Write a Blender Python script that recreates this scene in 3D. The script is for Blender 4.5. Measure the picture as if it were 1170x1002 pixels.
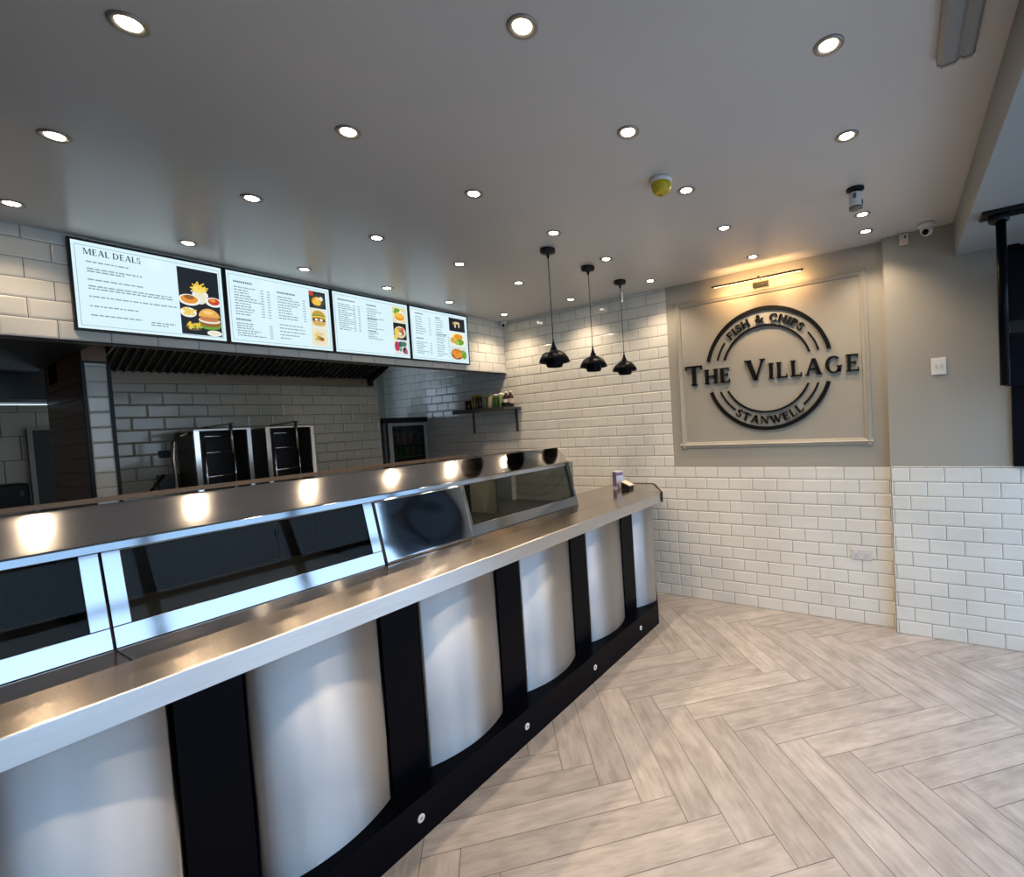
import bpy, bmesh, math, random
from mathutils import Vector, Matrix
random.seed(7)
C = bpy.context.scene.collection
sc = bpy.context.scene
for o in list(bpy.data.objects): bpy.data.objects.remove(o)
PI = math.pi
H = 2.878                      # ceiling height

# ------------------------------------------------------------ camera
cam = bpy.data.cameras.new('camera'); co = bpy.data.objects.new('camera', cam); C.objects.link(co)
Fv = Vector((.84849938, .52798495, -.03578681)); Rv = Vector((.52559629, -.84867256, -.0591898)); Uv = Vector((.06162261, -.0314131, .99760507))
m3 = Matrix((Rv, Uv, -Fv)).transposed()
co.matrix_world = Matrix.Translation((-4.14201, -3.83235, 1.68680)) @ m3.to_4x4()
cam.sensor_fit = 'HORIZONTAL'; cam.sensor_width = 36; cam.lens = 548.003 / 1170 * 36
cam.shift_x = -(688.862 - 585) / 1170; cam.clip_start = .02
sc.camera = co
# ------------------------------------------------------------ colour management
sc.view_settings.view_transform = 'Standard'; sc.view_settings.look = 'None'
sc.view_settings.gamma = 1; sc.view_settings.use_curve_mapping = False
sc.view_settings.exposure = 0.0
sc.cycles.use_denoising = True
sc.cycles.max_bounces = 8; sc.cycles.glossy_bounces = 5; sc.cycles.transparent_max_bounces = 12
sc.cycles.sample_clamp_indirect = 6; sc.cycles.caustics_reflective = False; sc.cycles.caustics_refractive = False
# ------------------------------------------------------------ world: overcast daylight outside the shopfront
W = bpy.data.worlds.new('daylight'); sc.world = W; W.use_nodes = True
nt = W.node_tree; nt.nodes.clear()
wo = nt.nodes.new('ShaderNodeOutputWorld'); bg = nt.nodes.new('ShaderNodeBackground'); bg.inputs['Strength'].default_value = 3.15
tc = nt.nodes.new('ShaderNodeTexCoord'); sp = nt.nodes.new('ShaderNodeSeparateXYZ'); rp = nt.nodes.new('ShaderNodeValToRGB')
nt.links.new(tc.outputs['Generated'], sp.inputs[0]); nt.links.new(sp.outputs['Z'], rp.inputs[0])
e = rp.color_ramp.elements; e[0].position = 0.0; e[0].color = (.62, .80, 1, 1); e[1].position = .6; e[1].color = (.38, .64, 1, 1)
nt.links.new(rp.outputs[0], bg.inputs['Color']); nt.links.new(bg.outputs[0], wo.inputs['Surface'])
def area(name, loc, rot, sx, sy, power, col, portal=False):
    l = bpy.data.lights.new(name, 'AREA'); l.shape = 'RECTANGLE'; l.size = sx; l.size_y = sy; l.energy = power; l.color = col
    if portal: l.cycles.is_portal = True
    o = bpy.data.objects.new(name, l); C.objects.link(o); o.location = loc; o.rotation_euler = rot; return o
FY = -4.95                     # shopfront plane
area('shopfront_portal', (-2.25, FY - .06, 1.35), (PI / 2, 0, 0), 4.4, 2.5, 1, (1, 1, 1), True).rotation_euler = (-PI / 2, 0, PI)

# ------------------------------------------------------------ materials
def mat(name, col, rough=.5, metal=0, spec=.5, emit=None, es=0, coat=0, aniso=0, alpha=1):
    m = bpy.data.materials.new(name); m.use_nodes = True; b = m.node_tree.nodes['Principled BSDF']
    b.inputs['Base Color'].default_value = (*col, 1); b.inputs['Roughness'].default_value = rough; b.inputs['Metallic'].default_value = metal
    b.inputs['Specular IOR Level'].default_value = spec; b.inputs['Coat Weight'].default_value = coat
    if emit: b.inputs['Emission Color'].default_value = (*emit, 1); b.inputs['Emission Strength'].default_value = es
    if aniso:
        b.inputs['Anisotropic'].default_value = aniso
        t = m.node_tree.nodes.new('ShaderNodeTangent'); t.direction_type = 'UV_MAP'; t.uv_map = 'UVMap'
        m.node_tree.links.new(t.outputs[0], b.inputs['Tangent'])
    return m
def noise_mod(m, scale=(5, 5, 5), lo=.9, hi=1.1, rlo=None, rhi=None, detail=4, bump=0, coord='Object'):
    """vary the base colour (and roughness) with a stretched noise"""
    n = m.node_tree.nodes; L = m.node_tree.links; b = n['Principled BSDF']
    t = n.new('ShaderNodeTexCoord'); mp = n.new('ShaderNodeMapping'); mp.inputs['Scale'].default_value = scale
    L.new(t.outputs[coord], mp.inputs[0]); nz = n.new('ShaderNodeTexNoise'); nz.inputs['Scale'].default_value = 1; nz.inputs['Detail'].default_value = detail
    L.new(mp.outputs[0], nz.inputs['Vector'])
    col = tuple(b.inputs['Base Color'].default_value)
    r = n.new('ShaderNodeValToRGB'); r.color_ramp.elements[0].position = .3; r.color_ramp.elements[1].position = .7
    r.color_ramp.elements[0].color = tuple(c * lo for c in col[:3]) + (1,); r.color_ramp.elements[1].color = tuple(min(1, c * hi) for c in col[:3]) + (1,)
    L.new(nz.outputs['Fac'], r.inputs[0]); L.new(r.outputs[0], b.inputs['Base Color'])
    if rlo is not None:
        mr = n.new('ShaderNodeMapRange'); mr.inputs['From Min'].default_value = .3; mr.inputs['From Max'].default_value = .7
        mr.inputs['To Min'].default_value = rlo; mr.inputs['To Max'].default_value = rhi
        L.new(nz.outputs['Fac'], mr.inputs[0]); L.new(mr.outputs[0], b.inputs['Roughness'])
    if bump:
        bp = n.new('ShaderNodeBump'); bp.inputs['Strength'].default_value = bump; bp.inputs['Distance'].default_value = .002
        L.new(nz.outputs['Fac'], bp.inputs['Height']); L.new(bp.outputs[0], b.inputs['Normal'])
    return m
STEEL = noise_mod(mat('brushed_steel_worktop', (.62, .55, .49), .23, 1, aniso=.93), (1.5, 25, 25), .98, 1.02, .225, .24)
STEELR = noise_mod(mat('brushed_steel_rear_shelf', (.56, .47, .39), .15, 1, aniso=.7), (1.5, 25, 25), .98, 1.02, .14, .165)
STEELP = noise_mod(mat('brushed_steel_panel', (.60, .61, .63), .5, 1, aniso=.98), (7, 7, .5), .88, 1.06, .47, .53)
STEELL = noise_mod(mat('brushed_steel_edge', (.62, .63, .65), .36, 1, aniso=.9), (5, 5, 90), .95, 1.04, .34, .38)
STEELK = noise_mod(mat('kitchen_steel', (.55, .53, .50), .3, 1), (12, 12, 2), .85, 1.1, .25, .4)
POLISH = noise_mod(mat('polished_steel', (.43, .47, .53), .07, 1), (2, 2, 6), .90, 1.06, .05, .12, bump=.12)
BLACKG = mat('black_gloss_board', (.0015, .002, .004), .3, spec=.07)
BLACKM = mat('black_satin', (.005, .005, .006), .4, spec=.25)
DARK = mat('dark_interior', (.012, .011, .012), .5)
DARKM = mat('dark_metal_tray', (.05, .05, .052), .35, .6)
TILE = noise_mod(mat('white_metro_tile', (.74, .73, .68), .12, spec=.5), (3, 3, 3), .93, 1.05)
TILEK = noise_mod(mat('shaded_kitchen_tile', (.50, .46, .36), .14), (3, 3, 3), .92, 1.05)  # same white tile, darkened and warmed: the kitchen's dimness is in the colour
GROUT = mat('grey_grout', (.045, .044, .042), .9)
PAINT = noise_mod(mat('greige_paint', (.36, .345, .30), .45), (1.2, 1.2, 1.2), .96, 1.04)
CEILM = noise_mod(mat('ceiling_silk_paint', (.60, .58, .565), .30, spec=.40), (1.1, .5, 1), .985, 1.015)
SOFF = mat('soffit_paint', (.30, .31, .31), .5)
WHITE = mat('white_plastic', (.75, .74, .72), .4)
CHROME = mat('chrome', (.75, .75, .75), .15, 1)
LAMP = mat('lamp_lens', (1, .9, .75), .5, emit=(1, .82, .58), es=45)
BROWN = mat('brown_board', (.085, .05, .032), .5)
def glass(name, tint, ior=1.45):
    m = bpy.data.materials.new(name); m.use_nodes = True; n = m.node_tree.nodes; L = m.node_tree.links; n.clear()
    o = n.new('ShaderNodeOutputMaterial'); mx = n.new('ShaderNodeMixShader'); t = n.new('ShaderNodeBsdfTransparent'); t.inputs[0].default_value = (*tint, 1)
    g = n.new('ShaderNodeBsdfGlossy'); g.inputs['Roughness'].default_value = .01; fr = n.new('ShaderNodeFresnel'); fr.inputs[0].default_value = ior
    L.new(fr.outputs[0], mx.inputs[0]); L.new(t.outputs[0], mx.inputs[1]); L.new(g.outputs[0], mx.inputs[2]); L.new(mx.outputs[0], o.inputs[0]); return m
GLASS = glass('display_glass', (.62, .65, .65), 1.18)
GLASSD = glass('fridge_glass', (.55, .58, .56))
_cols = {}
def flat(col, rough=.5, metal=0):
    k = ('f', col, rough, metal)
    if k not in _cols: _cols[k] = mat('colour_%d' % len(_cols), col, rough, metal)
    return _cols[k]
SCR = 1.02
def glow(col, s=1.0):
    k = ('g', col, s)
    if k not in _cols: _cols[k] = mat('screen_colour_%d' % len(_cols), (0, 0, 0), .3, emit=col, es=SCR * s, spec=.3)
    return _cols[k]

# ------------------------------------------------------------ mesh helpers
class MB:
    def __init__(s): s.bm = bmesh.new(); s.mi = 0
    def face(s, pts):
        f = s.bm.faces.new([s.bm.verts.new(p) for p in pts]); f.material_index = s.mi; return f
    def hexa(s, p):          # p: 8 points, bottom 4 ccw, top 4 ccw
        v = [s.bm.verts.new(q) for q in p]
        for q in ((3, 2, 1, 0), (4, 5, 6, 7), (0, 1, 5, 4), (1, 2, 6, 5), (2, 3, 7, 6), (3, 0, 4, 7)):
            f = s.bm.faces.new([v[i] for i in q]); f.material_index = s.mi
        return s
    def box(s, x0, x1, y0, y1, z0, z1):
        return s.hexa([(x0, y0, z0), (x1, y0, z0), (x1, y1, z0), (x0, y1, z0), (x0, y0, z1), (x1, y0, z1), (x1, y1, z1), (x0, y1, z1)])
    def prism(s, poly, fn, a, b):   # poly 2d, fn(u,v,t)->xyz
        A = [s.bm.verts.new(fn(u, v, a)) for u, v in poly]; B = [s.bm.verts.new(fn(u, v, b)) for u, v in poly]
        n = len(poly); fs = [s.bm.faces.new(A[::-1]), s.bm.faces.new(B)]
        for i in range(n): fs.append(s.bm.faces.new([A[i], A[(i + 1) % n], B[(i + 1) % n], B[i]]))
        for f in fs: f.material_index = s.mi
        return s
    def lathe(s, prof, c=(0, 0, 0), n=32, axis='z', cap=True, smooth=True, flute=0, flutes=10):
        rings = []
        for r, h in prof:
            ring = []
            for i in range(n):
                a = 2 * PI * i / n; rr = r * (1 + flute * abs(math.sin(a * flutes / 2)))
                x, y, z = rr * math.cos(a), rr * math.sin(a), h
                if axis == 'y': x, y, z = x, z, y
                if axis == 'x': x, y, z = z, x, y
                ring.append(s.bm.verts.new((c[0] + x, c[1] + y, c[2] + z)))
            rings.append(ring)
        for a, b in zip(rings, rings[1:]):
            for i in range(n):
                f = s.bm.faces.new([a[i], a[(i + 1) % n], b[(i + 1) % n], b[i]]); f.smooth = smooth; f.material_index = s.mi
        if cap:
            for r in (rings[0], rings[-1]):
                f = s.bm.faces.new(r); f.material_index = s.mi
        return s
    def tube(s, pts, r, n=10):
        pts = [Vector(p) for p in pts]; rings = []
        for i, p in enumerate(pts):
            d = (pts[min(i + 1, len(pts) - 1)] - pts[max(i - 1, 0)]).normalized()
            u = d.cross(Vector((0, 0, 1)) if abs(d.z) < .9 else Vector((1, 0, 0))).normalized(); w = d.cross(u)
            rings.append([s.bm.verts.new(p + (u * math.cos(2 * PI * k / n) + w * math.sin(2 * PI * k / n)) * r) for k in range(n)])
        for a, b in zip(rings, rings[1:]):
            for i in range(n):
                f = s.bm.faces.new([a[i], a[(i + 1) % n], b[(i + 1) % n], b[i]]); f.smooth = True; f.material_index = s.mi
        s.bm.faces.new(rings[0]).material_index = s.mi; s.bm.faces.new(rings[-1]).material_index = s.mi
        return s
    def build(s, name, mats, parent=None, bevel=0, uv='x'):
        bm = s.bm
        bmesh.ops.recalc_face_normals(bm, faces=bm.faces)
        if parent is not None:
            off = world_loc(parent)
            bmesh.ops.translate(bm, verts=bm.verts, vec=-off)
        lay = bm.loops.layers.uv.new('UVMap')
        for f in bm.faces:
            for l in f.loops:
                c = l.vert.co; l[lay].uv = (c.z, c.x + .7 * c.y) if uv == 'z' else (c.y + c.z * .9, c.x)
        me = bpy.data.meshes.new(name); bm.to_mesh(me); bm.free()
        for m in (mats if isinstance(mats, (list, tuple)) else [mats]): me.materials.append(m)
        o = bpy.data.objects.new(name, me); C.objects.link(o)
        if parent is not None: o.parent = parent
        if bevel:
            b = o.modifiers.new('bevel', 'BEVEL'); b.width = bevel; b.segments = 2; b.limit_method = 'ANGLE'; b.angle_limit = .6
        return o
def world_loc(o):
    v = Vector(o.location)
    while o.parent is not None: o = o.parent; v = v + Vector(o.location)
    return v
def tag(o, label=None, cat=None, group=None, kind=None):
    if label: o['label'] = label
    if cat: o['category'] = cat
    if group: o['group'] = group
    if kind: o['kind'] = kind
    return o
def thing(name, label, cat, loc, group=None):
    o = bpy.data.objects.new(name, None); o.empty_display_size = .05; C.objects.link(o); o.location = loc
    return tag(o, label, cat, group)
def copy_tree(o, parent=None):
    c = o.copy(); C.objects.link(c); c.parent = parent
    for ch in list(o.children): copy_tree(ch, c)
    return c
def struct(o, label=None, cat=None):
    o['kind'] = 'structure'; return tag(o, label, cat)

# ------------------------------------------------------------ tiled surfaces
PH, PV, GR = .2025, .102, .0028
def tiles(name, fn, a0, a1, z0, z1, phase, zbase=0.0, mats=None, parity=0, bev=.009, dep=.003, ph=PH, pv=PV, thick=.007, backing=True, gr=GR, holes=()):
    """fn(a, o, z) -> xyz, a along the wall, o out of the wall. Brick-bond bevelled tiles over a grout bed."""
    mb = MB()
    if backing: mb.mi = 1; mb.prism([(a0, z0), (a1, z0), (a1, z1), (a0, z1)], lambda u, v, t: fn(u, t, v), -.004, thick - dep - .0008)
    mb.mi = 0
    r0 = int(math.floor((z0 - zbase) / pv)) - 1; r1 = int(math.ceil((z1 - zbase) / pv)) + 1
    for r in range(r0, r1):
        za, zb = max(z0, zbase + r * pv + gr / 2), min(z1, zbase + (r + 1) * pv - gr / 2)
        if zb - za < .004: continue
        off = phase + (ph / 2 if (r + parity) % 2 else 0)
        k0 = int(math.floor((a0 - off) / ph)) - 1; k1 = int(math.ceil((a1 - off) / ph)) + 1
        for k in range(k0, k1):
            xa, xb = max(a0, off + k * ph + gr / 2), min(a1, off + (k + 1) * ph - gr / 2)
            if xb - xa < .004: continue
            if any(xa < h[1] - .001 and xb > h[0] + .001 and za < h[3] - .001 and zb > h[2] + .001 for h in holes): continue
            b = min(bev, (xb - xa) * .4, (zb - za) * .4)
            base = thick - dep; jt = random.uniform(-.0004, .0004)
            o_ = [(xa, za), (xb, za), (xb, zb), (xa, zb)]; i_ = [(xa + b, za + b), (xb - b, za + b), (xb - b, zb - b), (xa + b, zb - b)]
            V = [mb.bm.verts.new(fn(u, base - dep, v)) for u, v in o_] + [mb.bm.verts.new(fn(u, base, v)) for u, v in o_] + [mb.bm.verts.new(fn(u, thick + random.uniform(-.0004, .0004), v)) for u, v in i_]
            for j in range(4):
                j2 = (j + 1) % 4
                mb.bm.faces.new([V[j], V[j2], V[4 + j2], V[4 + j]]); mb.bm.faces.new([V[4 + j], V[4 + j2], V[8 + j2], V[8 + j]])
            mb.bm.faces.new(V[8:12])
    bmesh.ops.recalc_face_normals(mb.bm, faces=mb.bm.faces)
    return mb.build(name, mats or [TILE, GROUT])
RW = lambda a, o, z: (-o, -a, z)            # right wall, a = distance from the boards corner towards the street
BW = lambda a, o, z: (a, -o, z)             # bulkhead face, y = 0
D = 12 * PV                                  # dado height 1.224
Y0 = 1.8245                                  # tile joint phase
SIGN0, SIGN1, SIGNP = Y0 + PH, 3.76, .084
def wallbox(name, x0, x1, y0, y1, z0, z1, m): return struct(MB().box(x0, x1, y0, y1, z0, z1).build(name, m))
# right wall masonry and its tiled faces
struct(MB().box(.008, .25, -5.0, 2.6, 0, H).build('wall_right', PAINT), 'right wall of the shop with white brick tiles and painted sections', 'wall')
struct(tiles('wall_right_tiles', RW, -2.4, SIGN0, 0, H, Y0, parity=1), 'full height white metro tiles behind the pendant lamps', 'tiles')
struct(tiles('wall_right_dado', RW, SIGN0, SIGN1, 0, D, Y0, parity=1), 'white metro tile dado below the sign', 'tiles')
# painted sign bay stands almost flush with the tiles
struct(MB().box(-.006, .008, -SIGN1, -SIGN0, D, H).build('wall_right_painted_bay', PAINT), 'greige painted bay that carries the sign', 'wall')
# pilaster: tiled below, painted above
PYE = -4.447
struct(MB().box(-SIGNP + .012, .008, -5.0, -SIGN1, 0, D).box(-SIGNP + .005, .008, PYE, -SIGN1, D, H).build('wall_right_pilaster', PAINT), 'painted pilaster wall on the far right', 'wall')
struct(tiles('wall_right_pilaster_dado', lambda a, o, z: (-SIGNP - o + .007, -a, z), SIGN1, 5.0, 0, D + .01, 3.876 - PH / 2 * 0, parity=1), 'white metro tile dado of the projecting pilaster', 'tiles')
struct(tiles('wall_right_pilaster_return', lambda a, o, z: (a, -SIGN1 + o * .4, z), -SIGNP, -.004, 0, D + .01, -.3, parity=0, backing=True))
# bulkhead with menu boards
ZB = 2.301
wallbox('wall_bulkhead', -6.3, 0, .004, .14, ZB + .004, H, SOFF)
struct(tiles('wall_bulkhead_tiles', BW, -6.3, -.004, ZB, H, -3.4563, zbase=ZB, parity=0), 'white metro tiles of the bulkhead over the serving counter', 'tiles')
struct(MB().box(-6.3, 0, -.009, .015, ZB - .008, ZB).build('trim_1', BLACKM), 'thin dark trim under the bulkhead tiles', 'trim')
# kitchen back wall
KY = 1.4
KX1 = -.70
struct(MB().box(-3.235, KX1, KY + .005, KY + .25, 0, 2.9).build('wall_kitchen_back', PAINT))
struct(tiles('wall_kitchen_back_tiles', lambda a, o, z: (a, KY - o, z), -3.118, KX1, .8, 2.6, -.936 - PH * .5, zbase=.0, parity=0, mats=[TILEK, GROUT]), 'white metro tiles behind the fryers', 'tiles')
wallbox('wall_kitchen_end', KX1, .02, 2.3, 2.45, 0, 2.9, PAINT)
# partition and its tiled column end
struct(MB().box(-3.235, -3.118, .73, 1.78, 0, 2.9).build('wall_partition', noise_mod(mat('brown_partition_tile', (.36, .21, .125), .5), (2, 2, 2), .85, 1.1)))
struct(tiles('wall_partition_side', lambda a, o, z: (-3.235 - o * .4, a, z), .73, 1.77, .8, 2.21, -3.5, zbase=.01, mats=[flat((.36, .21, .125), .4), flat((.01, .008, .006), .8)], ph=8, pv=.102), 'brown tiles on the side of the partition wall', 'tiles')
struct(tiles('wall_partition_end', lambda a, o, z: (a, .725 - o, z), -3.23, -3.122, .8, 2.275, -3.8, zbase=.01, ph=.9), 'single column of white tiles on the partition end', 'tiles')
struct(MB().box(-3.247, -3.229, .708, .74, .8, 2.28).box(-3.124, -3.106, .708, .74, .8, 2.28).box(-3.247, -3.106, .712, .74, 2.275, 2.286).build('trim_2', BLACKM), 'black edge trims of the tiled partition end', 'trim')
# kitchen ceiling and remaining shell
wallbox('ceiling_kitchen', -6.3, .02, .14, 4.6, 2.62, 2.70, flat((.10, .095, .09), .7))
wallbox('wall_far_kitchen', -6.3, -3.235, 2.6, 2.75, 0, 2.9, GROUT)
struct(tiles('wall_far_kitchen_tiles', lambda a, o, z: (a, 2.59 - o, z), -6.3, -3.0, .5, 2.55, -3.48, zbase=1.27 - .44, mats=[flat((.42, .37, .31), .25), flat((.10, .09, .08), .9)], ph=.2, pv=.205, bev=.003, parity=0), 'large beige tiles of the far kitchen wall', 'tiles')
wallbox('wall_left', -6.45, -6.3, FY, 2.75, 0, H + .05, PAINT)
struct(MB().box(-6.45, .25, FY - .2, .14, H, H + .12).build('ceiling', CEILM), 'smooth silk painted ceiling full of downlights', 'ceiling')
SY, SZ = -4.175, 2.655
struct(MB().box(-6.3, -.0, FY, SY, SZ, H - .001).build('ceiling_soffit', SOFF), 'dropped soffit box along the shopfront', 'soffit')
# shopfront (behind the camera): frame members with open daylight between
fr = MB()
fr.box(-6.3, 0, FY - .06, FY, 2.55, SZ + .02).box(-6.3, 0, FY - .10, FY + .02, 0, .10)
for x in (-6.25, -5.1, -3.95, -2.8, -1.65, -.5, -.04): fr.box(x - .035, x + .035, FY - .06, FY, .3, 2.6)
fr.box(-6.3, 0, FY - .06, FY, 2.05, 2.10)
struct(MB().box(-6.3, -4.5, FY - .12, FY - .03, 0, SZ + .02).build('wall_daylight_blocker', PAINT))  # unseen solid stretch, added to keep daylight out of the kitchen
struct(fr.build('window_1', BLACKM), 'black shopfront frame', 'window')
# side window beyond the pilaster
sw = MB(); sw.box(-SIGNP - .03, .0, PYE - .06, PYE - .001, D + .015, SZ).box(-SIGNP - .03, 0, -4.94, PYE - .06, D + .015, D + .07).box(-SIGNP + .02, -SIGNP + .03, -4.94, PYE - .06, D + .07, SZ)
struct(sw.build('window_2', BLACKG), 'black framed side window beyond the pilaster', 'window')
# pavement and street outside
struct(MB().box(-30, 30, -40, FY - .12, -.12, -.02).build('ground', flat((.62, .60, .56), .8)))

# ------------------------------------------------------------ herringbone floor
wpl, lpl, gj = .1531, .9186, .0030
s2 = 1 / math.sqrt(2); O = Vector((-2.252, -3.137))
ux, vx = Vector((s2, s2)), Vector((-s2, s2))
fb = bmesh.new(); uvl = fb.loops.layers.uv.new('UVMap'); cl = fb.loops.layers.color.new('plank')
def plank(u0, u1, v0, v1, alongu):
    cen = O + ux * (u0 + u1) / 2 + vx * (v0 + v1) / 2
    if not (-6.9 < cen.x < .6 and -5.5 < cen.y < .3): return
    c = [(u0 + gj / 2, v0 + gj / 2), (u1 - gj / 2, v0 + gj / 2), (u1 - gj / 2, v1 - gj / 2), (u0 + gj / 2, v1 - gj / 2)]
    vs = [fb.verts.new((*(O + ux * a + vx * b), .0)) for a, b in c]
    f = fb.faces.new(vs); rnd = random.random(); ofs = random.uniform(0, 90)
    for l, (a, b) in zip(f.loops, c):
        p, q = (a - u0, b - v0) if alongu else (b - v0, a - u0)
        l[uvl].uv = (p + ofs, q + ofs * 1.7); l[cl] = (rnd, random.random() * 0 + rnd, ofs / 90, 1)
for m_ in range(-6, 7):
    for k in range(-60, 60):
        a, b = m_ * lpl, -m_ * lpl
        plank(k * wpl + a, k * wpl + lpl + a, k * wpl + b, (k + 1) * wpl + b, True)
        plank(k * wpl + lpl + a, (k + 1) * wpl + lpl + a, (k + 1) * wpl - lpl + b, (k + 1) * wpl + b, False)
for co_, no in (((-6.3, 0, 0), (-1, 0, 0)), ((.0, 0, 0), (1, 0, 0)), ((0, FY, 0), (0, -1, 0)), ((0, .0, 0), (0, 1, 0))):
    g = fb.verts[:] + fb.edges[:] + fb.faces[:]
    bmesh.ops.bisect_plane(fb, geom=g, plane_co=co_, plane_no=no, clear_outer=True)
for f in fb.faces:
    if f.normal.z < 0: f.normal_flip()
    f.material_index = 0
gq = [fb.verts.new(p) for p in ((-6.3, FY, -.0012), (0, FY, -.0012), (0, 2.6, -.0012), (-6.3, 2.6, -.0012))]
gf = fb.faces.new(gq); gf.material_index = 1
me = bpy.data.meshes.new('floor'); fb.to_mesh(me); fb.free()
FLOOR = bpy.data.materials.new('wood_look_plank_tile'); FLOOR.use_nodes = True; n = FLOOR.node_tree.nodes; L = FLOOR.node_tree.links; b = n['Principled BSDF']
uvn = n.new('ShaderNodeUVMap'); uvn.uv_map = 'UVMap'; mp = n.new('ShaderNodeMapping'); mp.inputs['Scale'].default_value = (3.0, 22, 1)
nz = n.new('ShaderNodeTexNoise'); nz.inputs['Scale'].default_value = 1.6; nz.inputs['Detail'].default_value = 8; nz.inputs['Roughness'].default_value = .65
L.new(uvn.outputs[0], mp.inputs[0]); L.new(mp.outputs[0], nz.inputs['Vector'])
mp2 = n.new('ShaderNodeMapping'); mp2.inputs['Scale'].default_value = (5, 9, 1); nz2 = n.new('ShaderNodeTexNoise'); nz2.inputs['Scale'].default_value = 1.3; nz2.inputs['Detail'].default_value = 5
L.new(uvn.outputs[0], mp2.inputs[0]); L.new(mp2.outputs[0], nz2.inputs['Vector'])
rr = n.new('ShaderNodeValToRGB'); rr.color_ramp.elements[0].position = .30; rr.color_ramp.elements[1].position = .66
rr.color_ramp.elements[0].color = (.27, .24, .215, 1); rr.color_ramp.elements[1].color = (.54, .49, .455, 1)
mixn = n.new('ShaderNodeMath'); mixn.operation = 'MULTIPLY_ADD'; mixn.inputs[1].default_value = .55; L.new(nz.outputs['Fac'], mixn.inputs[0])
m2 = n.new('ShaderNodeMath'); m2.operation = 'MULTIPLY'; m2.inputs[1].default_value = .45; L.new(nz2.outputs['Fac'], m2.inputs[0]); L.new(m2.outputs[0], mixn.inputs[2])
L.new(mixn.outputs[0], rr.inputs[0])
at = n.new('ShaderNodeVertexColor'); at.layer_name = 'plank'; sx = n.new('ShaderNodeSeparateColor'); L.new(at.outputs[0], sx.inputs[0])
mr = n.new('ShaderNodeMapRange'); mr.inputs['To Min'].default_value = .90; mr.inputs['To Max'].default_value = 1.08; L.new(sx.outputs[0], mr.inputs[0])
mul = n.new('ShaderNodeVectorMath'); mul.operation = 'SCALE'; L.new(rr.outputs[0], mul.inputs[0]); L.new(mr.outputs[0], mul.inputs['Scale'])
L.new(mul.outputs[0], b.inputs['Base Color']); b.inputs['Roughness'].default_value = .42
me.materials.append(FLOOR); me.materials.append(flat((.14, .11, .09), .9))
fo = bpy.data.objects.new('floor', me); C.objects.link(fo); struct(fo, 'pale wood look plank tiles laid in herringbone', 'floor')

# ------------------------------------------------------------ downlights
def downlight_parts(root):
    rim = MB(); p = world_loc(root)
    rim.lathe([(.047, .001), (.046, -.004), (.038, -.006), (.028, -.002), (.027, .0)], p, 28).build('rim', flat((.30, .28, .26), .35, .6), root)
    MB().lathe([(.0265, -.0006), (.0265, -.0024)], p, 24).build('lens', LAMP, root)
rows = {-.305: (-3.62, -2.96, -2.31, -1.667, -1.03, -.30), -1.17: (-3.625, -2.98, -2.32, -1.676, -1.045, -.30),
        -2.03: (-3.628, -2.997, -2.345, -1.684, -1.052, -.314), -2.91: (-2.977, -2.32, -1.68, -1.041, -.331), -3.67: (-2.332, -1.702, -.67, -.324)}
ordn = ['first', 'second', 'third', 'fourth', 'fifth', 'sixth']
rown = {-.305: 'row beside the menu boards', -1.17: 'second row from the boards', -2.03: 'third row from the boards',
        -2.91: 'fourth row from the boards', -3.67: 'row nearest the shopfront'}
first = None
lamp = bpy.data.lights.new('downlight_beam', 'SPOT'); lamp.energy = 13.5; lamp.color = (1, .76, .52); lamp.spot_size = math.radians(125); lamp.spot_blend = .7; lamp.shadow_soft_size = .03
for y, xs in rows.items():
    for i, x in enumerate(xs):
        lab = 'lit recessed ceiling downlight, %s from left in the %s' % (ordn[i], rown[y])
        if first is None:
            r = thing('ceiling_downlight', lab, 'downlight', (x, y, H), 'recessed ceiling downlights'); downlight_parts(r); first = r
        else:
            r = copy_tree(first); r.location = (x, y, H); r['label'] = lab
        lo = bpy.data.objects.new('downlight_beam', lamp); C.objects.link(lo); lo.parent = r; lo.location = (0, 0, -.012)

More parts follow.
